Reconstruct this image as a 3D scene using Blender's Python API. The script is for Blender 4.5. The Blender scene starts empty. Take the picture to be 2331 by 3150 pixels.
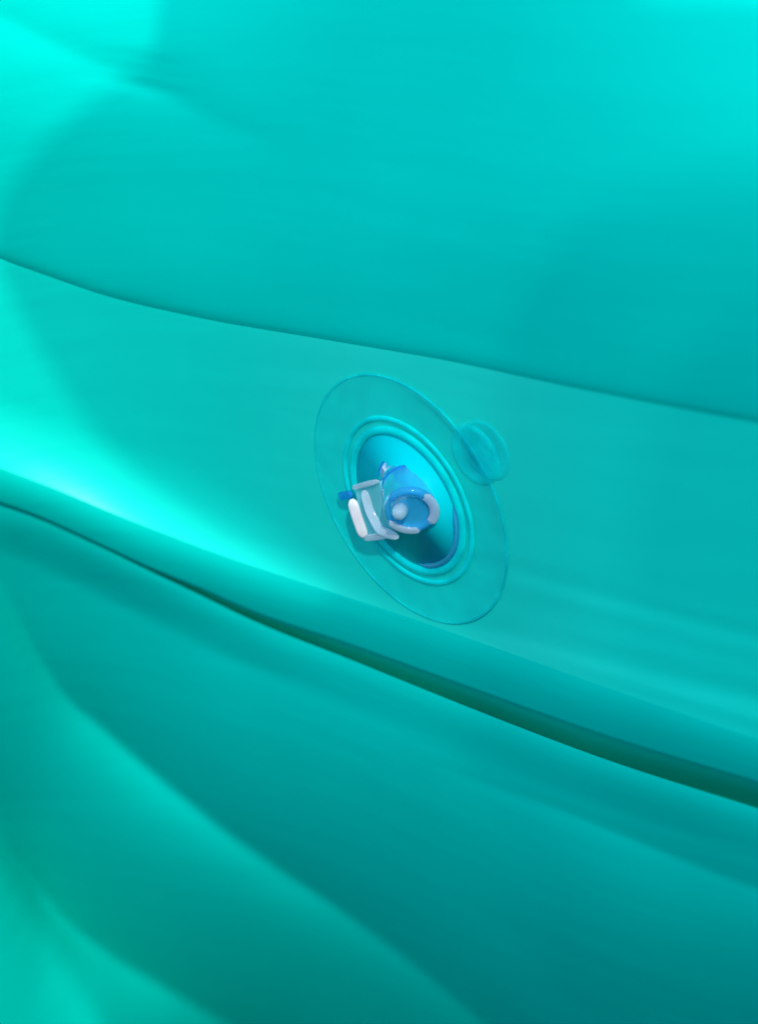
import bpy, bmesh, math
import numpy as np
from mathutils import Vector, Matrix
from mathutils.geometry import tessellate_polygon

CAN_DOWN, CAN_RIGHT, CAN_UP, CAN_LEFT = 0.1, 0.06, 1.2, 0.1

scene = bpy.context.scene
rad = math.radians

# ------------------------------------------------------------------ frame of the place
# measurements are taken in the photograph's pixels (2331 x 3150) and turned into metres
# with the camera's focal length F (pixels); E = eye frame (x right, y up, z to the eye)
F = 6796.0
CX, CY = 1165.5, 1575.0
DV = 0.35                                   # eye to valve
UP = Vector((-0.30, 0.45, 0.84)).normalized()      # gravity up, in the eye frame
SUN = Vector((0.06, 0.28, 0.95)).normalized()    # towards the sun, in the eye frame
AX = (Vector((1, 0, 0)) - UP * UP.x).normalized()
AY = UP.cross(AX)
R3 = Matrix((AX, AY, UP))
EYE = Vector((0, 0, 1.15))


def world(v):
    return R3 @ Vector(v) + EYE


# ------------------------------------------------------------------ camera
cam_d = bpy.data.cameras.new('camera')
cam = bpy.data.objects.new('camera', cam_d)
scene.collection.objects.link(cam)
cam_d.sensor_fit = 'VERTICAL'
cam_d.angle_y = 2 * math.atan(CY / F)
cam_d.clip_start = 0.01
cam_d.clip_end = 200
M = R3.to_4x4()
M.translation = EYE
cam.matrix_world = M
cam_d.dof.use_dof = True
cam_d.dof.focus_distance = DV
cam_d.dof.aperture_fstop = 9.0
scene.camera = cam

# ------------------------------------------------------------------ sky and sun
sw = R3 @ SUN
el = math.asin(sw.z)
az = math.atan2(sw.x, sw.y)
W = bpy.data.worlds.new('World')
scene.world = W
W.use_nodes = True
nt = W.node_tree
nt.nodes.clear()
sky = nt.nodes.new('ShaderNodeTexSky')
sky.sky_type = 'NISHITA'
sky.sun_disc = False
sky.sun_elevation = el
sky.sun_rotation = az
bgn = nt.nodes.new('ShaderNodeBackground')
bgn.inputs['Strength'].default_value = 0.15
out = nt.nodes.new('ShaderNodeOutputWorld')
nt.links.new(sky.outputs[0], bgn.inputs[0])
nt.links.new(bgn.outputs[0], out.inputs[0])

sd = bpy.data.lights.new('sun', 'SUN')
sd.energy = 2.0
sd.angle = rad(0.42)
sd.color = (1.0, 0.96, 0.9)
so = bpy.data.objects.new('sun', sd)
scene.collection.objects.link(so)
so.rotation_euler = sw.to_track_quat('Z', 'Y').to_euler()

vs = scene.view_settings
vs.view_transform = 'Standard'
vs.look = 'None'
vs.exposure = 0.9
vs.gamma = 1.0


# ------------------------------------------------------------------ materials
def vinyl(name, col, rough=0.5, spec=0.2, bump=0.0, trans=0.0, tint=(1, 1, 1), coat=0.0, mottled=0.06):
    m = bpy.data.materials.new(name)
    m.use_nodes = True
    t = m.node_tree
    b = t.nodes['Principled BSDF']
    b.inputs['Roughness'].default_value = rough
    b.inputs['Specular IOR Level'].default_value = spec
    b.inputs['Specular Tint'].default_value = (*tint, 1)
    b.inputs['Transmission Weight'].default_value = trans
    b.inputs['Coat Weight'].default_value = coat
    b.inputs['Coat Roughness'].default_value = 0.12
    tc = t.nodes.new('ShaderNodeTexCoord')
    n = t.nodes.new('ShaderNodeTexNoise')
    n.inputs['Scale'].default_value = 14
    n.inputs['Detail'].default_value = 3
    t.links.new(tc.outputs['Object'], n.inputs['Vector'])
    r = t.nodes.new('ShaderNodeValToRGB')
    c = Vector(col)
    r.color_ramp.elements[0].position = 0.3
    r.color_ramp.elements[1].position = 0.7
    r.color_ramp.elements[0].color = (*(c * (1 - mottled)), 1)
    r.color_ramp.elements[1].color = (*(c * (1 + mottled)), 1)
    t.links.new(n.outputs['Fac'], r.inputs['Fac'])
    t.links.new(r.outputs['Color'], b.inputs['Base Color'])
    if bump:
        # fine lengthwise streaks of the drawn film
        du = t.nodes.new('ShaderNodeVectorMath'); du.operation = 'DOT_PRODUCT'
        dv = t.nodes.new('ShaderNodeVectorMath'); dv.operation = 'DOT_PRODUCT'
        du.inputs[1].default_value = R3 @ Vector((0.67, -0.203, 0.713))
        dv.inputs[1].default_value = R3 @ Vector((-0.178, 0.888, 0.421))
        cb = t.nodes.new('ShaderNodeCombineXYZ')
        t.links.new(tc.outputs['Object'], du.inputs[0])
        t.links.new(tc.outputs['Object'], dv.inputs[0])
        m1 = t.nodes.new('ShaderNodeMath'); m1.operation = 'MULTIPLY'; m1.inputs[1].default_value = 16
        m2 = t.nodes.new('ShaderNodeMath'); m2.operation = 'MULTIPLY'; m2.inputs[1].default_value = 150
        t.links.new(du.outputs['Value'], m1.inputs[0]); t.links.new(dv.outputs['Value'], m2.inputs[0])
        t.links.new(m1.outputs[0], cb.inputs[0]); t.links.new(m2.outputs[0], cb.inputs[1])
        ns = t.nodes.new('ShaderNodeTexNoise'); ns.inputs['Scale'].default_value = 1.0; ns.inputs['Detail'].default_value = 4
        t.links.new(cb.outputs[0], ns.inputs['Vector'])
        bs = t.nodes.new('ShaderNodeBump'); bs.inputs['Strength'].default_value = min(1, bump * 3); bs.inputs['Distance'].default_value = 0.0012
        t.links.new(ns.outputs['Fac'], bs.inputs['Height'])
        n2 = t.nodes.new('ShaderNodeTexNoise')
        n2.inputs['Scale'].default_value = 60
        n2.inputs['Detail'].default_value = 2
        t.links.new(tc.outputs['Object'], n2.inputs['Vector'])
        bp = t.nodes.new('ShaderNodeBump')
        bp.inputs['Strength'].default_value = bump
        bp.inputs['Distance'].default_value = 0.001
        t.links.new(n2.outputs['Fac'], bp.inputs['Height'])
        t.links.new(bs.outputs['Normal'], bp.inputs['Normal'])
        t.links.new(bp.outputs['Normal'], b.inputs['Normal'])
    return m


TEAL = vinyl('teal_vinyl', (0.0, 0.70, 0.57), rough=0.50, spec=0.0, bump=0.05, tint=(0.8, 1, 1))
SIDE = vinyl('glossier_teal_vinyl', (0.0, 0.77, 0.61), rough=0.44, spec=0.30, bump=0.05, mottled=0.06)
BOWL = vinyl('valve_bowl_vinyl', (0.0, 0.74, 0.82), rough=0.3, spec=0.1, tint=(0.1, 1, 1), mottled=0.1)
CANVAS = vinyl('canvas', (0.03, 0.20, 0.20), rough=0.9, spec=0.1)  # for the added dark sheet that cuts the fill light


def glassy(name, col, rough=0.05, ior=1.33, white=0.0, dens=0.25):
    # moulded clear vinyl: refracts, and scatters a little inside
    m = bpy.data.materials.new(name)
    m.use_nodes = True
    t = m.node_tree
    b = t.nodes['Principled BSDF']
    b.inputs['Transmission Weight'].default_value = 1.0 - dens
    b.inputs['Roughness'].default_value = rough
    b.inputs['IOR'].default_value = ior
    n = t.nodes.new('ShaderNodeTexNoise')
    n.inputs['Scale'].default_value = 300
    tc = t.nodes.new('ShaderNodeTexCoord')
    t.links.new(tc.outputs['Object'], n.inputs['Vector'])
    r = t.nodes.new('ShaderNodeValToRGB')
    r.color_ramp.elements[0].position = 0.3
    r.color_ramp.elements[1].position = 0.7
    r.color_ramp.elements[0].color = (*[c * 0.9 for c in col], 1)
    r.color_ramp.elements[1].color = (*col, 1)
    t.links.new(n.outputs['Fac'], r.inputs['Fac'])
    t.links.new(r.outputs['Color'], b.inputs['Base Color'])
    # light passes through thin clear vinyl instead of being stopped by it
    tr = t.nodes.new('ShaderNodeBsdfTransparent')
    mx = t.nodes.new('ShaderNodeMixShader')
    mx.inputs[0].default_value = 0.35
    o = t.nodes['Material Output']
    tr.inputs[0].default_value = (*[0.5 + 0.5 * c for c in col], 1)
    t.links.new(b.outputs[0], mx.inputs[1])
    t.links.new(tr.outputs[0], mx.inputs[2])
    t.links.new(mx.outputs[0], o.inputs[0])
    return m


def clear(name, col, tint, dens, rough=0.08, ior=1.45):
    # soft clear vinyl: part of the light passes tinted, part is scattered, the skin is glossy
    m = bpy.data.materials.new(name)
    m.use_nodes = True
    t = m.node_tree
    t.nodes.clear()
    o = t.nodes.new('ShaderNodeOutputMaterial')
    tr = t.nodes.new('ShaderNodeBsdfTransparent')
    tr.inputs[0].default_value = (*tint, 1)
    df = t.nodes.new('ShaderNodeBsdfDiffuse')
    n = t.nodes.new('ShaderNodeTexNoise')
    n.inputs['Scale'].default_value = 260
    r = t.nodes.new('ShaderNodeValToRGB')
    r.color_ramp.elements[0].color = (*[c * 0.8 for c in col], 1)
    r.color_ramp.elements[1].color = (*[min(1, c * 1.15) for c in col], 1)
    r.color_ramp.elements[0].position = 0.35
    r.color_ramp.elements[1].position = 0.65
    tc = t.nodes.new('ShaderNodeTexCoord')
    t.links.new(tc.outputs['Object'], n.inputs['Vector'])
    t.links.new(n.outputs['Fac'], r.inputs['Fac'])
    t.links.new(r.outputs['Color'], df.inputs[0])
    m1 = t.nodes.new('ShaderNodeMixShader')
    m1.inputs[0].default_value = dens
    t.links.new(tr.outputs[0], m1.inputs[1])
    t.links.new(df.outputs[0], m1.inputs[2])
    gl = t.nodes.new('ShaderNodeBsdfGlossy')
    gl.inputs['Roughness'].default_value = rough
    fr = t.nodes.new('ShaderNodeFresnel')
    fr.inputs['IOR'].default_value = ior
    m2 = t.nodes.new('ShaderNodeMixShader')
    t.links.new(fr.outputs[0], m2.inputs[0])
    t.links.new(m1.outputs[0], m2.inputs[1])
    t.links.new(gl.outputs[0], m2.inputs[2])
    t.links.new(m2.outputs[0], o.inputs[0])
    return m


FLANGE = clear('clear_flange_vinyl', (0.0, 0.86, 1.0), (1.0, 1.0, 1.0), 0.18, 0.2, 1.03)
RING = clear('clear_ring_vinyl', (0.0, 1.0, 1.0), (0.9, 1.0, 1.0), 0.6, 0.12, 1.03)
BLUE = glassy('clear_blue_vinyl', (0.06, 0.66, 1.0), dens=0.5)
DEEP = glassy('deep_blue_vinyl', (0.02, 0.45, 1.0), dens=0.6)
MILK = glassy('milky_clear_vinyl', (0.74, 0.92, 1.0), dens=0.65)
WHITE = clear('glint_white_vinyl', (1.0, 0.98, 1.0), (1.0, 1.0, 1.0), 0.9, 0.06, 1.4)  # bright glint on the tab put into the white colour
STEM = clear('stem_end_vinyl', (0.0, 0.95, 1.0), (0.95, 1.0, 1.0), 0.34, 0.2, 1.03)

THIN = bpy.data.materials.new('thin_blocker_cloth')  # cloth of the added unseen sheets
THIN.use_nodes = True
_t = THIN.node_tree
_t.nodes.clear()
_o = _t.nodes.new('ShaderNodeOutputMaterial')
_m = _t.nodes.new('ShaderNodeMixShader')
_m.inputs[0].default_value = 0.7
_d = _t.nodes.new('ShaderNodeBsdfDiffuse')
_d.inputs[0].default_value = (0.75, 0.76, 0.76, 1)
_r = _t.nodes.new('ShaderNodeBsdfTranslucent')
_r.inputs[0].default_value = (0.86, 0.87, 0.87, 1)
_t.links.new(_d.outputs[0], _m.inputs[1])
_t.links.new(_r.outputs[0], _m.inputs[2])
_p = _t.nodes.new('ShaderNodeBsdfTransparent')
_q = _t.nodes.new('ShaderNodeMixShader')
_q.inputs[0].default_value = 0.58
_t.links.new(_m.outputs[0], _q.inputs[1])
_t.links.new(_p.outputs[0], _q.inputs[2])
_t.links.new(_q.outputs[0], _o.inputs[0])
STONE = vinyl('stone', (0.16, 0.15, 0.14), rough=0.9, spec=0.2, bump=0.4, mottled=0.2)


# ------------------------------------------------------------------ helpers
def link(name, verts, faces, mat, parent=None, smooth=True):
    me = bpy.data.meshes.new(name)
    me.from_pydata([tuple(v) for v in verts], [], [tuple(int(i) for i in f) for f in faces])
    me.update()
    if smooth:
        me.polygons.foreach_set('use_smooth', [True] * len(me.polygons))
    me.materials.append(mat)
    o = bpy.data.objects.new(name, me)
    scene.collection.objects.link(o)
    if parent is not None:
        o.parent = parent
    return o


def grid_faces(nr, nc, close=False):
    f = []
    for i in range(nr - 1):
        for j in range(nc if close else nc - 1):
            k = (j + 1) % nc
            f.append((i * nc + j, (i + 1) * nc + j, (i + 1) * nc + k, i * nc + k))
    return f


R3n = np.array([list(r) for r in R3])
EYEn = np.array(list(EYE))


def pts(px, py, de):
    """surface points seen at px, py, at depth DV / de"""
    px, py, de = np.broadcast_arrays(np.asarray(px, float), np.asarray(py, float), np.asarray(de, float))
    w = DV / de
    e = np.stack([(px - CX) / F * w, -(py - CY) / F * w, -w], -1)
    return e @ R3n.T + EYEn


def curve(knots, clampl=None):
    kx = np.array([k[0] for k in knots], float)
    ky = np.array([k[1] for k in knots], float)

    def f(x):
        x = np.asarray(x, float)
        # smooth cubic hermite through the knots, straight beyond them
        m = np.gradient(ky, kx)
        i = np.clip(np.searchsorted(kx, x) - 1, 0, len(kx) - 2)
        h = kx[i + 1] - kx[i]
        t = (x - kx[i]) / h
        tt = np.clip(t, 0, 1)
        y = ((2 * tt**3 - 3 * tt**2 + 1) * ky[i] + (tt**3 - 2 * tt**2 + tt) * h * m[i]
             + (-2 * tt**3 + 3 * tt**2) * ky[i + 1] + (tt**3 - tt**2) * h * m[i + 1])
        y = np.where(t < 0, ky[0] + (x - kx[0]) * m[0], y)
        y = np.where(t > 1, ky[-1] + (x - kx[-1]) * m[-1], y)
        return y
    return f


def sstep(x, a, b):
    t = np.clip((x - a) / (b - a), 0, 1)
    return t * t * (3 - 2 * t)


S1 = curve([(-300, 640), (0, 795), (150, 850), (300, 902), (600, 975), (1000, 1045), (1400, 1115), (1700, 1180), (2000, 1240), (2331, 1302)])
F1 = curve([(-300, 1330), (0, 1440), (160, 1500), (400, 1600), (700, 1715), (960, 1802), (1200, 1880), (1500, 1985), (1850, 2110), (2331, 2275)])
CT = curve([(-300, 1450), (0, 1545), (100, 1580), (300, 1670), (430, 1731), (632, 1815), (746, 1866), (1100, 1990), (1472, 2124), (1845, 2256), (2331, 2405)])
CB = curve([(-300, 1452), (0, 1549), (100, 1585), (300, 1677), (430, 1741), (632, 1838), (746, 1894), (1100, 2038), (1472, 2188), (1845, 2330), (2331, 2488)])

# valve plane
VX, VY = 1255.0, 1540.0
NV = Vector((-0.72, -0.415, 0.557)).normalized()
xv, yv = (VX - CX) / F, -(VY - CY) / F
den = NV.x * xv + NV.y * yv - NV.z


def plane(px, py):
    X = (px - CX) / F
    Y = -(py - CY) / F
    return (NV.x * X + NV.y * Y - NV.z) / den


def side_de(px, py):
    d = plane(px, py)
    y0, y1 = S1(px), F1(px)
    t = (py - y0) / (y1 - y0)
    # the wall leaves the valve plane gently to either side
    Xr = (px - VX) / F
    far = np.maximum(-Xr - 0.03, 0)
    d = d + 4.5 * far**2 - 9.0 * np.maximum(far - 0.16, 0)**2
    right = np.maximum(Xr - 0.045, 0)
    d = d - 2.6 * right**2 + 2.0 * np.maximum(right - 0.12, 0)**2
    # rolls in towards the upper weld, sweeps out towards the lower rim
    d = d - 0.0002 * np.exp(-np.maximum(py - y0, 0) / 10.0)
    wl = 0.30 * (1 - sstep(px, 500, 1250)) + 0.36 * sstep(px, 1450, 1900) + 0.06
    amp = 0.013 * (1 - sstep(px, 500, 1250)) + 0.009 * sstep(px, 1400, 2000) + 0.001
    k = np.clip((t - (1 - wl)) / wl, 0, 1)
    d = d + amp * k**2
    rp = sstep(px, 1350, 1900) * sstep(t, 0.62, 0.72) * (1 - sstep(t, 0.93, 1.0))
    q = py - y1 + 0.06 * (px - 1500)
    d = d + rp * (0.00025 * np.sin(q / 17.0 + px / 900.0) + 0.0005 * np.sin(q / 31.0 + 1.0))
    return d


def upper_de(px, py):
    y0 = S1(px)
    d0 = plane(px, y0) + side_de(px, y0) - plane(px, y0)
    dy = (y0 - py) / F
    d = d0 + 0.9 * dy - 1.8 * dy**2 + 1.0 * np.maximum(dy - 0.2, 0)**2
    d = d - 0.0024 * np.exp(-np.maximum(y0 - py, 0) / 14.0) + 0.0024
    # shallow wrinkle running in from the top left
    yk = 100 + 0.47 * (px - 100)
    dd = (py - yk)
    fade = (1 - sstep(px, 450, 1000))
    d = d - 0.0032 * fade * np.exp(-np.sqrt(dd**2 + 20**2) / 90.0)
    for ky, ka, kw in ((215, 0.0008, 18), (262, 0.0010, 22), (180, 0.0006, 16)):
        q = py - ky - 0.18 * (px - 430)
        d = d - ka * np.exp(-(q / kw)**2 - ((px - 440) / 120.0)**2)
    # broad slackness of the film
    d = d + 0.0025 * np.sin((px * 0.55 + py * 0.9) / 210.0) * sstep(y0 - py, 60, 500)
    return d


def strip_de(px, t):
    """t 0..1 from rim to crease top, 1..2 crease top to the dark bottom"""
    y0, yt, yb = F1(px), CT(px), CB(px)
    h1 = (yt - y0) / F
    d0 = side_de(px, y0)
    a = np.clip(t, 0, 1)
    d = d0 - h1 * (0.45 * a + 0.6 * a**2)
    b = np.clip(t - 1, 0, 2)
    h2 = (yb - yt) / F
    d = d - (0.006 + 1.5 * h2) * (1 - np.exp(-b * 4)) - b * (h2 * 1.8 + 0.002)
    return d


FOLDS = [  # folds of the lower tube: line, depth, softness above / below, fade along
    (curve([(1150, 2330), (1500, 2425), (1900, 2560), (2331, 2730)]), 0.013, 150, 190, (1150, 2000)),
    (curve([(-120, 1560), (0, 1780), (76, 1940), (127, 2042), (186, 2135), (300, 2240), (600, 2475), (1000, 2770), (1500, 3150)]), 0.046, 290, 200, (-250, 520)),
    (curve([(-120, 2450), (0, 2595), (50, 2661), (170, 2805), (340, 2932), (508, 3028), (644, 3115)]), 0.040, 240, 200, (-200, 150)),
]


def lower_de(px, py):
    yb = CB(px)
    ysr = np.minimum(py, yb)
    d = strip_de(px, np.full_like(px, 1.0)) - 0.004
    g = 0.50 + 0.65 * sstep(px, -200, 2300)          # the tube turns under sooner to the right
    dy = (py - yb) / F * g
    d = d - (0.40 * dy + 0.6 * (1 - sstep(px, -100, 900)) * 0.05 * (1 - np.exp(-dy / 0.05)) + (8.0 - 3.4 * (1 - sstep(px, -100, 1300))) * dy**2 - 19.0 * np.maximum(dy - 0.165, 0)**2 + 10.5 * np.maximum(dy - 0.26, 0)**2) / g
    for q, (yl, A, wu, wd, (f0, f1)) in enumerate(FOLDS):
        y_ = yl(px)
        nd = (py - y_) / (1.08, 1.38, 1.32)[q]             # + below the line
        nd = nd + 8 * np.sin((px + 0.7 * py) / 230.0)
        sd_ = np.sqrt(nd**2 + 6**2)
        w = np.where(nd > 0, wd, wu)
        fade = sstep(px, f0, f1)
        # the fold at the crease may not cut into the lip
        fade = fade * sstep(py - yb, 0, 160)
        d = d - A * fade * np.exp(-sd_ / w)
        if q == 2:                                   # beyond the last fold the film swells up again
            vq = (py - 2640 - 0.75 * px) / 80.0
            d = d + 0.95 * (1 - sstep(px, 300, 1000)) * np.log1p(np.exp(np.clip(vq, -30, 16))) * 80.0 / F
    d = np.maximum(d, 0.34)
    return d


# ------------------------------------------------------------------ ground under the float
ground = link('ground', [(-30, -30, 0), (30, -30, 0), (30, 30, 0), (-30, 30, 0)], [(0, 1, 2, 3)], STONE, smooth=False)
ground['kind'] = 'structure'
ground['label'] = 'grey stone ground under the inflatable'

# ------------------------------------------------------------------ the inflatable
root = bpy.data.objects.new('inflatable_pool', None)
scene.collection.objects.link(root)
root['label'] = 'teal vinyl inflatable with welded seams, soft folds and a clear blue air valve'
root['category'] = 'inflatable'

U = np.arange(-1620, 3541, 12.0)
nu = len(U)

# upper panel
tq = np.concatenate([np.linspace(0, 0.06, 14), np.linspace(0.07, 1, 130)])
uu, ttq = np.meshgrid(U, tq)
py = S1(uu) + (-1000 - S1(uu)) * ttq
link('upper_panel', pts(uu, py, upper_de(uu, py)).reshape(-1, 3), grid_faces(len(tq), nu), TEAL, root)

# side panel that carries the valve
tq = np.concatenate([np.linspace(0, 0.05, 14), np.linspace(0.06, 1, 120)])
uu, ttq = np.meshgrid(U, tq)
py = S1(uu) + (F1(uu) - S1(uu)) * ttq
link('side_panel', pts(uu, py, side_de(uu, py)).reshape(-1, 3), grid_faces(len(tq), nu), SIDE, root)

# seam flange: from the rim into the dark crease
tq = np.concatenate([np.linspace(0, 1, 24), np.linspace(1.05, 3.0, 30)])
uu, ttq = np.meshgrid(U, tq)
py = np.where(ttq <= 1, F1(uu) + (CT(uu) - F1(uu)) * ttq, CT(uu) + (CB(uu) + 6 - CT(uu)) * (ttq - 1))
link('seam_flange', pts(uu, py, strip_de(uu, ttq)).reshape(-1, 3), grid_faces(len(tq), nu), TEAL, root)

# lower tube with a rolled lip and folds
tq = np.linspace(0, 1, 190)
uu, ttq = np.meshgrid(U, tq)
py = CB(uu) + (4300 - CB(uu)) * ttq
de = lower_de(uu, py)
lip_px, lip_py, lip_de = [], [], []
for k in range(8, 0, -1):
    a = k / 8 * math.pi * 0.5
    lip_px.append(U)
    lip_py.append(CB(U) + 3 + 10 * (1 - math.cos(a)))
    lip_de.append(lower_de(U, CB(U)) - 0.010 * math.sin(a) - 0.05 * (k / 8)**3)
link('lower_tube', pts(uu, py, de).reshape(-1, 3), grid_faces(len(tq), nu), TEAL, root)
lip_px.append(U); lip_py.append(CB(U)); lip_de.append(lower_de(U, CB(U)))
link('tube_lip', pts(np.array(lip_px), np.array(lip_py), np.array(lip_de)).reshape(-1, 3), grid_faces(9, nu), TEAL, root)

# ------------------------------------------------------------------ the valve, built in its own frame
PV = Vector((xv * DV, yv * DV, -DV))
AA = Vector((0.5, -0.866, 0))
AA = (AA - NV * AA.dot(NV)).normalized()
BB = NV.cross(AA).normalized()              # a, b in the plane of the flange, n outwards


def vpt(a, b, n):
    return world(PV + AA * a + BB * b + NV * n)


def lathe(name, prof, mat, parent, ca=0, cb=0, cn=0, seg=96, tilt=None, sq=1.0):
    v = []
    for r, h in prof:
        for j in range(seg):
            g = 2 * math.pi * j / seg
            v.append(vpt(ca + r * math.cos(g), cb + r * sq * math.sin(g), cn + h))
    f = grid_faces(len(prof), seg, True)
    f.append(tuple(range(seg)))
    f.append(tuple(reversed([(len(prof) - 1) * seg + j for j in range(seg)])))
    o = link(name, v, f, mat, parent)
    return o


mm = 0.001
RV = 425 / F * DV                            # flange radius, about 22 mm
flange = lathe('air_valve', [(0.0115, 0.3 * mm), (0.0150, 0.2 * mm), (RV - 0.9 * mm, 0.16 * mm), (RV - 0.65 * mm, 0.24 * mm),
                             (RV - 0.3 * mm, 0.24 * mm), (RV, 0.05 * mm), (RV, -1.0 * mm)], FLANGE, root)
# drop the disc caps of the annulus
bm = bmesh.new(); bm.from_mesh(flange.data)
bmesh.ops.delete(bm, geom=[f for f in bm.faces if len(f.verts) > 4], context='FACES_ONLY')
bm.to_mesh(flange.data); bm.free()
flange['label'] = 'round clear blue air valve with its cap folded open'


def torus(name, R, r, n0, mat, parent, ca=0, cb=0, seg=96, ring=14, flat=1.0):
    v, f = [], []
    for j in range(seg):
        g = 2 * math.pi * j / seg
        for k in range(ring):
            h = 2 * math.pi * k / ring
            rr = R + r * math.cos(h)
            v.append(vpt(ca + rr * math.cos(g), cb + rr * math.sin(g), n0 + r * flat * math.sin(h)))
    for j in range(seg):
        for k in range(ring):
            a, b = j, (j + 1) % seg
            c, d = k, (k + 1) % ring
            f.append((a * ring + c, b * ring + c, b * ring + d, a * ring + d))
    return link(name, v, f, mat, parent)


def ring_prof(r0, w, h, n0):
    return [(r0 + w * math.cos(k / 12 * math.pi), n0 + h * math.sin(k / 12 * math.pi)) for k in range(13)]


def open_lathe(name, prof, mat, parent):
    o = lathe(name, prof, mat, parent)
    bm = bmesh.new(); bm.from_mesh(o.data)
    bmesh.ops.delete(bm, geom=[f for f in bm.faces if len(f.verts) > 4], context='FACES_ONLY')
    bm.to_mesh(o.data); bm.free()
    return o


open_lathe('valve_ring', ring_prof(0.0143, 0.45 * mm, 0.35 * mm, 0.2 * mm), RING, flange)
open_lathe('valve_ring', ring_prof(0.0123, 0.70 * mm, 0.6 * mm, 0.2 * mm), RING, flange)
# recessed bowl
lathe('valve_bowl', [(0.0116, 0.3 * mm), (0.0110, -0.1 * mm), (0.0100, -0.8 * mm), (0.0080, -1.3 * mm), (0.0055, -1.4 * mm), (0.0005, -1.4 * mm)], BOWL, flange)


def px_eye(px, py, dz=0.0):
    """a point near the valve seen at px, py, dz metres nearer than the valve's middle"""
    w = DV - dz
    return Vector(((px - CX) / F * w, -(py - CY) / F * w, -w))


def axis_lathe(name, p0, p1, prof, mat, parent, seg=64):
    """prof: (distance along p0-p1 in metres, radius)"""
    ax = (p1 - p0).normalized()
    e1 = ax.cross(Vector((0.3, 1, 0.1))).normalized()
    e2 = ax.cross(e1)
    v = []
    for h, r in prof:
        for j in range(seg):
            g = 2 * math.pi * j / seg
            v.append(world(p0 + ax * h + e1 * (r * math.cos(g)) + e2 * (r * math.sin(g))))
    f = grid_faces(len(prof), seg, True)
    f.append(tuple(range(seg)))
    f.append(tuple(reversed([(len(prof) - 1) * seg + j for j in range(seg)])))
    return link(name, v, f, mat, parent)


# plug leaning out of the bowl towards the lower left
B0, B1 = px_eye(1270, 1448, -0.003), px_eye(1262, 1580, 0.006)
PL = (B1 - B0).length
axis_lathe('valve_plug', B0, B1, [(-0.001, 4.6 * mm), (0, 4.9 * mm), (0.0012, 5.3 * mm), (0.0022, 5.3 * mm), (0.0026, 4.7 * mm), (0.0040, 4.4 * mm), (0.0046, 4.7 * mm),
                                  (0.0056, 4.7 * mm), (0.0060, 4.4 * mm), (PL - 0.0016, 4.3 * mm), (PL - 0.0008, 4.1 * mm), (PL - 0.0006, 3.4 * mm), (PL - 0.0011, 3.0 * mm), (PL - 0.0015, 2.0 * mm), (PL - 0.0016, 0.2 * mm)], BLUE, flange)


def arc_tube(name, c, ax, R, r, g0, g1, mat, parent, n=40, ring=12, squash=1.0):
    e1 = Vector((1, 0, 0)); e1 = (e1 - ax * e1.dot(ax)).normalized()
    e2 = ax.cross(e1)
    v, f = [], []
    for i in range(n):
        t = i / (n - 1)
        g = g0 + (g1 - g0) * t
        rr = r * max(0.05, min(1, math.sin(math.pi * t) * 2.6))
        d = e1 * math.cos(g) + e2 * math.sin(g)
        for k in range(ring):
            h = 2 * math.pi * k / ring
            v.append(world(c + d * (R + rr * math.cos(h)) + ax * (rr * squash * math.sin(h))))
    for i in range(n - 1):
        for k in range(ring):
            k2 = (k + 1) % ring
            f.append((i * ring + k, (i + 1) * ring + k, (i + 1) * ring + k2, i * ring + k2))
    f.append(tuple(range(ring)))
    f.append(tuple(reversed([(n - 1) * ring + k for k in range(ring)])))
    return link(name, v, f, mat, parent)


axp = (B1 - B0).normalized()
CLEAR = clear('thin_clear_vinyl', (0.25, 0.95, 1.0), (0.95, 1.0, 1.0), 0.5, 0.1, 1.03)
arc_tube('plug_rim', B1 - axp * 0.0011, axp, 3.6 * mm, 0.7 * mm, rad(-180), rad(180), BLUE, flange, n=64)
arc_tube('plug_collar', B0 + axp * 0.0017, axp, 5.2 * mm, 0.42 * mm, rad(-10), rad(190), DEEP, flange, squash=0.8)
arc_tube('plug_collar', B0 + axp * 0.0051, axp, 4.6 * mm, 0.38 * mm, rad(0), rad(180), DEEP, flange, squash=0.8)
arc_tube('bowl_rim', PV + NV * 0.0004, NV, 11.2 * mm, 0.45 * mm, rad(-75), rad(25), BLUE, flange)
arc_tube('plug_lip_glint', B1 - axp * 0.0006, axp, 3.75 * mm, 0.80 * mm, rad(-42), rad(62), MILK, flange, squash=0.45)  # pale arcs put the clear rim's reflections into colour
arc_tube('plug_lip_glint', B1 - axp * 0.0006, axp, 3.8 * mm, 0.65 * mm, rad(-150), rad(-62), MILK, flange, squash=0.45)
K0, K1 = px_eye(1236, 1560, 0.003), px_eye(1226, 1580, 0.0075)
axis_lathe('plug_knob', K0, K1, [(0, 1.2 * mm), (0.003, 1.25 * mm), (0.0042, 1.1 * mm), (0.0048, 0.7 * mm), (0.005, 0.1 * mm)], MILK, flange, 32)


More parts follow.
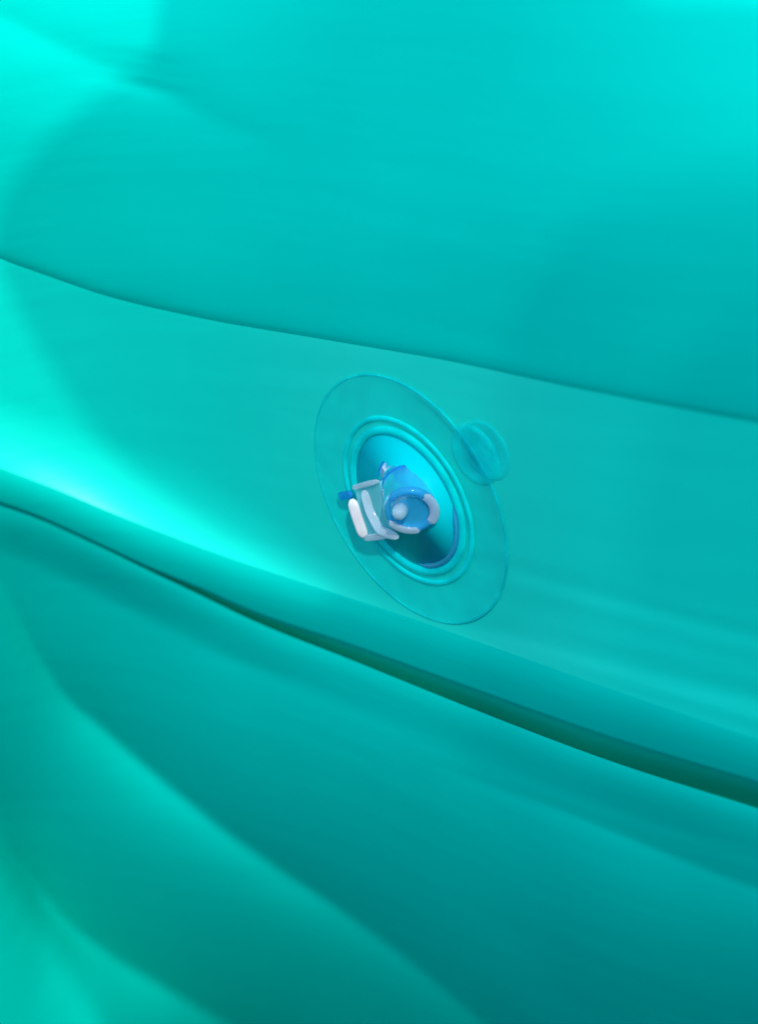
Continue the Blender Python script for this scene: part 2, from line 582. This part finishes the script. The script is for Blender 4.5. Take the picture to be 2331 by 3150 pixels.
def bar(name, path, wid, thick, mat, parent, seg=16):
    """a rounded bar along eye points"""
    v, f = [], []
    n = len(path)
    P = [Vector(p) for p in path]
    fine = []
    for i in range(n - 1):
        for k in range(8):
            fine.append(P[i].lerp(P[i + 1], k / 8))
    fine.append(P[-1])
    for _ in range(3):
        fine = [fine[0]] + [(fine[i - 1] + fine[i] * 2 + fine[i + 1]) / 4 for i in range(1, len(fine) - 1)] + [fine[-1]]
    m = len(fine)
    for i, p in enumerate(fine):
        d = (fine[min(i + 1, m - 1)] - fine[max(i - 1, 0)]).normalized()
        side = d.cross(Vector((-0.3, -0.2, 1))).normalized()
        up = side.cross(d)
        e = min(i, m - 1 - i)
        sc = [0.35, 0.75, 0.93][e] if e < 3 else 1
        for k in range(seg):
            h = 2 * math.pi * k / seg
            c, q = math.cos(h), math.sin(h)
            c = math.copysign(abs(c)**0.6, c); q = math.copysign(abs(q)**0.6, q)
            v.append(world(p + side * (c * wid / 2 * sc) + up * (q * thick / 2 * sc)))
    for i in range(m - 1):
        for k in range(seg):
            k2 = (k + 1) % seg
            f.append((i * seg + k, (i + 1) * seg + k, (i + 1) * seg + k2, i * seg + k2))
    f.append(tuple(range(seg)))
    f.append(tuple(reversed([(m - 1) * seg + k for k in range(seg)])))
    return link(name, v, f, mat, parent)

def tab_eye(px, py, h):
    """a point seen at px, py that stands h metres off the flange"""
    d = Vector(((px - CX) / F, -(py - CY) / F, -1))
    return d * ((NV.dot(PV) + h) / NV.dot(d))


bar('pull_tab', [tab_eye(1082, 1535, 0.0026), tab_eye(1098, 1590, 0.0030), tab_eye(1122, 1655, 0.0030)], 1.8 * mm, 0.9 * mm, WHITE, flange)  # white bar stands for the glint along the tab's left side
bar('tab_edge', [tab_eye(1120, 1508, 0.0026), tab_eye(1136, 1570, 0.0030), tab_eye(1168, 1632, 0.0034), tab_eye(1225, 1652, 0.0040)], 1.6 * mm, 0.7 * mm, MILK, flange)
tp = [tab_eye(1090, 1500, 0.0022), tab_eye(1165, 1482, 0.0026), tab_eye(1208, 1636, 0.0032), tab_eye(1124, 1650, 0.0026)]
tn = (tp[1] - tp[0]).cross(tp[3] - tp[0]).normalized() * 0.0008
link('tab_web', [world(p) for p in tp] + [world(p + tn) for p in tp], [(0, 1, 2, 3), (7, 6, 5, 4), (0, 4, 5, 1), (1, 5, 6, 2), (2, 6, 7, 3), (3, 7, 4, 0)], CLEAR, flange, smooth=False)
bar('tab_edge', [tab_eye(1118, 1656, 0.0028), tab_eye(1165, 1650, 0.0032), tab_eye(1215, 1642, 0.0038)], 1.2 * mm, 0.8 * mm, MILK, flange)
bar('tab_edge', [tab_eye(1084, 1502, 0.0024), tab_eye(1115, 1492, 0.0028), tab_eye(1165, 1480, 0.0030)], 0.9 * mm, 0.6 * mm, MILK, flange)
bar('tab_strap', [tab_eye(1044, 1526, 0.0012), tab_eye(1060, 1524, 0.0018), tab_eye(1082, 1520, 0.0024)], 1.4 * mm, 0.9 * mm, DEEP, flange)
torus('flange_rim', RV - 0.3 * mm, 0.20 * mm, 0.12 * mm, STEM, flange, flat=0.7)

# end of the stem pressing through the film, up and right of the flange
det = AA.x * BB.y - AA.y * BB.x


def on_flange(px, py):
    ox, oy = (px - VX) / F * DV, -(py - VY) / F * DV
    return (ox * BB.y - oy * BB.x) / det, (AA.x * oy - AA.y * ox) / det


ca_, cb_ = on_flange(1474, 1396)
lathe('stem_end', [(5.2 * mm, -0.6 * mm), (5.0 * mm, 0.05 * mm), (4.7 * mm, 0.20 * mm), (4.3 * mm, 0.22 * mm), (3.9 * mm, 0.06 * mm), (0.05 * mm, 0.05 * mm)], STEM, flange, ca=ca_, cb=cb_)
ca_, cb_ = on_flange(1446, 1408)
lathe('stem_end', [(5.2 * mm, -0.6 * mm), (5.05 * mm, 0.05 * mm), (4.8 * mm, 0.26 * mm), (4.3 * mm, 0.34 * mm), (3.8 * mm, 0.26 * mm), (2.5 * mm, 0.1 * mm), (0.05 * mm, 0.08 * mm)], STEM, flange, ca=ca_, cb=cb_)

# ------------------------------------------------------------------ sunshade added to throw the shadow and soften the fill (out of the picture)
# an added tilted sheet: its upper end hangs nearer than its lower end
SN = Vector((0.10, 0.62, 0.78)).normalized()
SA = Vector((1, 0, 0))
SA = (SA - SN * SA.dot(SN)).normalized()
SB = SN.cross(SA).normalized()
O0 = PV + SUN * 0.62


def eye_pt(px, py):
    a = np.array([float(px)]); b = np.array([float(py)])
    if py < S1(a)[0]:
        de = upper_de(a, b)
    elif py < F1(a)[0]:
        de = side_de(a, b)
    elif py < CB(a)[0]:
        de = side_de(a, F1(a))
    else:
        de = lower_de(a, b)
    w = DV / de[0]
    return Vector(((px - CX) / F * w, -(py - CY) / F * w, -w))


def shade_xy(px, py):
    p = eye_pt(px, py)
    p = p + SUN * ((O0 - p).dot(SN) / SUN.dot(SN)) - O0
    return (p.dot(SA), p.dot(SB))


EDGE = [(490, -420), (490, -100), (488, 60), (470, 170), (380, 240), (250, 330), (130, 440), (30, 560), (-20, 680), (-10, 790),
        (30, 890), (90, 1020), (170, 1160), (270, 1310), (420, 1460), (610, 1595), (800, 1702), (930, 1775), (1000, 1812), (1020, 1850), (940, 1850), (700, 1775),
        (400, 1665), (160, 1575), (20, 1535), (-40, 1620), (-60, 1800), (-50, 2100), (-40, 2400), (0, 2600), (60, 2740), (150, 2900), (240, 3040), (310, 3150), (420, 3330)]
poly = [shade_xy(*p) for p in EDGE]
polyR = [shade_xy(*p) for p in [(2900, 10), (2331, 5), (2050, 5), (1970, -15), (1900, -60), (1870, -150), (1850, -420)]]
last = poly[-1]
yb_ = last[1] - CAN_DOWN
xr = max(p[0] for p in polyR + poly) + CAN_RIGHT
outline = poly + [(last[0] + 0.1, yb_), (xr, yb_), (xr, polyR[0][1])] + polyR
y1_ = max(poly[0][1], polyR[-1][1]) + 0.004
top = [(poly[0][0] - CAN_LEFT, 0), (xr, 0), (xr, CAN_UP), (poly[0][0] - CAN_LEFT, CAN_UP)]
ST = Vector((0, 0.75, 0.66)).normalized()
bm = bmesh.new()
for ol, base, dirv in ((outline, O0, SB), (top, O0 + SB * y1_, ST)):
    co = [Vector((x, y, 0)) for x, y in ol]
    vv = [bm.verts.new(world(base + SA * p.x + dirv * p.y)) for p in co]
    for tri in tessellate_polygon([co]):
        bm.faces.new([vv[i] for i in tri])
me = bpy.data.meshes.new('shadow_sheet')  # added unseen sheet, cut to cast the shadow edges at left
bm.to_mesh(me); bm.free()
me.materials.append(THIN)
shade = bpy.data.objects.new('blocker', None)
scene.collection.objects.link(shade)
THIN2 = THIN.copy()
THIN2.name = 'finer_blocker_cloth'
for n_ in THIN2.node_tree.nodes:
    if n_.type == 'MIX_SHADER' and abs(n_.inputs[0].default_value - 0.58) < 1e-6:
        n_.inputs[0].default_value = 0.68
for q_, ep in enumerate(([(1560, 3900), (1440, 2300), (1470, 1500), (1560, 950), (1800, 640), (2300, 520), (2900, 480), (3300, 3900)],
                         [(2050, 3900), (1900, 2300), (1930, 1600), (2050, 1150), (2300, 900), (2900, 820), (3300, 3900)])):
    base = O0 + SUN * (0.55 + 0.08 * q_)
    co = []
    for px_q, py_q in ep:
        p = eye_pt(min(px_q, 3000), min(py_q, 3600))
        p = p + SUN * ((base - p).dot(SN) / SUN.dot(SN)) - base
        co.append(Vector((p.dot(SA), p.dot(SB), 0)))
    link('darkening_layer', [world(base + SA * p.x + SB * p.y) for p in co], tessellate_polygon([co]), THIN2, shade, smooth=False)  # added unseen layers that darken the right side
shade['label'] = 'added unseen sunshade with a dark side curtain hung over the inflatable'
shade['category'] = 'blocker'
can = bpy.data.objects.new('shadow_sheet', me)
scene.collection.objects.link(can)
can.parent = shade
PVW = world(PV)
path = [(-1.9, -0.35), (-0.95, -0.6), (0.0, -0.58), (0.7, -0.35), (1.2, 0.1), (1.4, 0.6)]
v = []
for k in range(61):
    t = k / 60 * (len(path) - 1)
    i = min(int(t), len(path) - 2)
    x = path[i][0] + (path[i + 1][0] - path[i][0]) * (t - i)
    y = path[i][1] + (path[i + 1][1] - path[i][1]) * (t - i)
    y += 0.02 * math.sin(k * 1.3)
    for z in (0.02, 1.5):
        v.append((PVW.x + x, PVW.y + y, z))
f = [(2 * k, 2 * k + 2, 2 * k + 3, 2 * k + 1) for k in range(60)]
cur = link('fill_blocker', v, f, CANVAS, shade)  # added unseen dark sheet, keeps light off the downward slopes
sm = cur.modifiers.new('thick', 'SOLIDIFY'); sm.thickness = 0.004
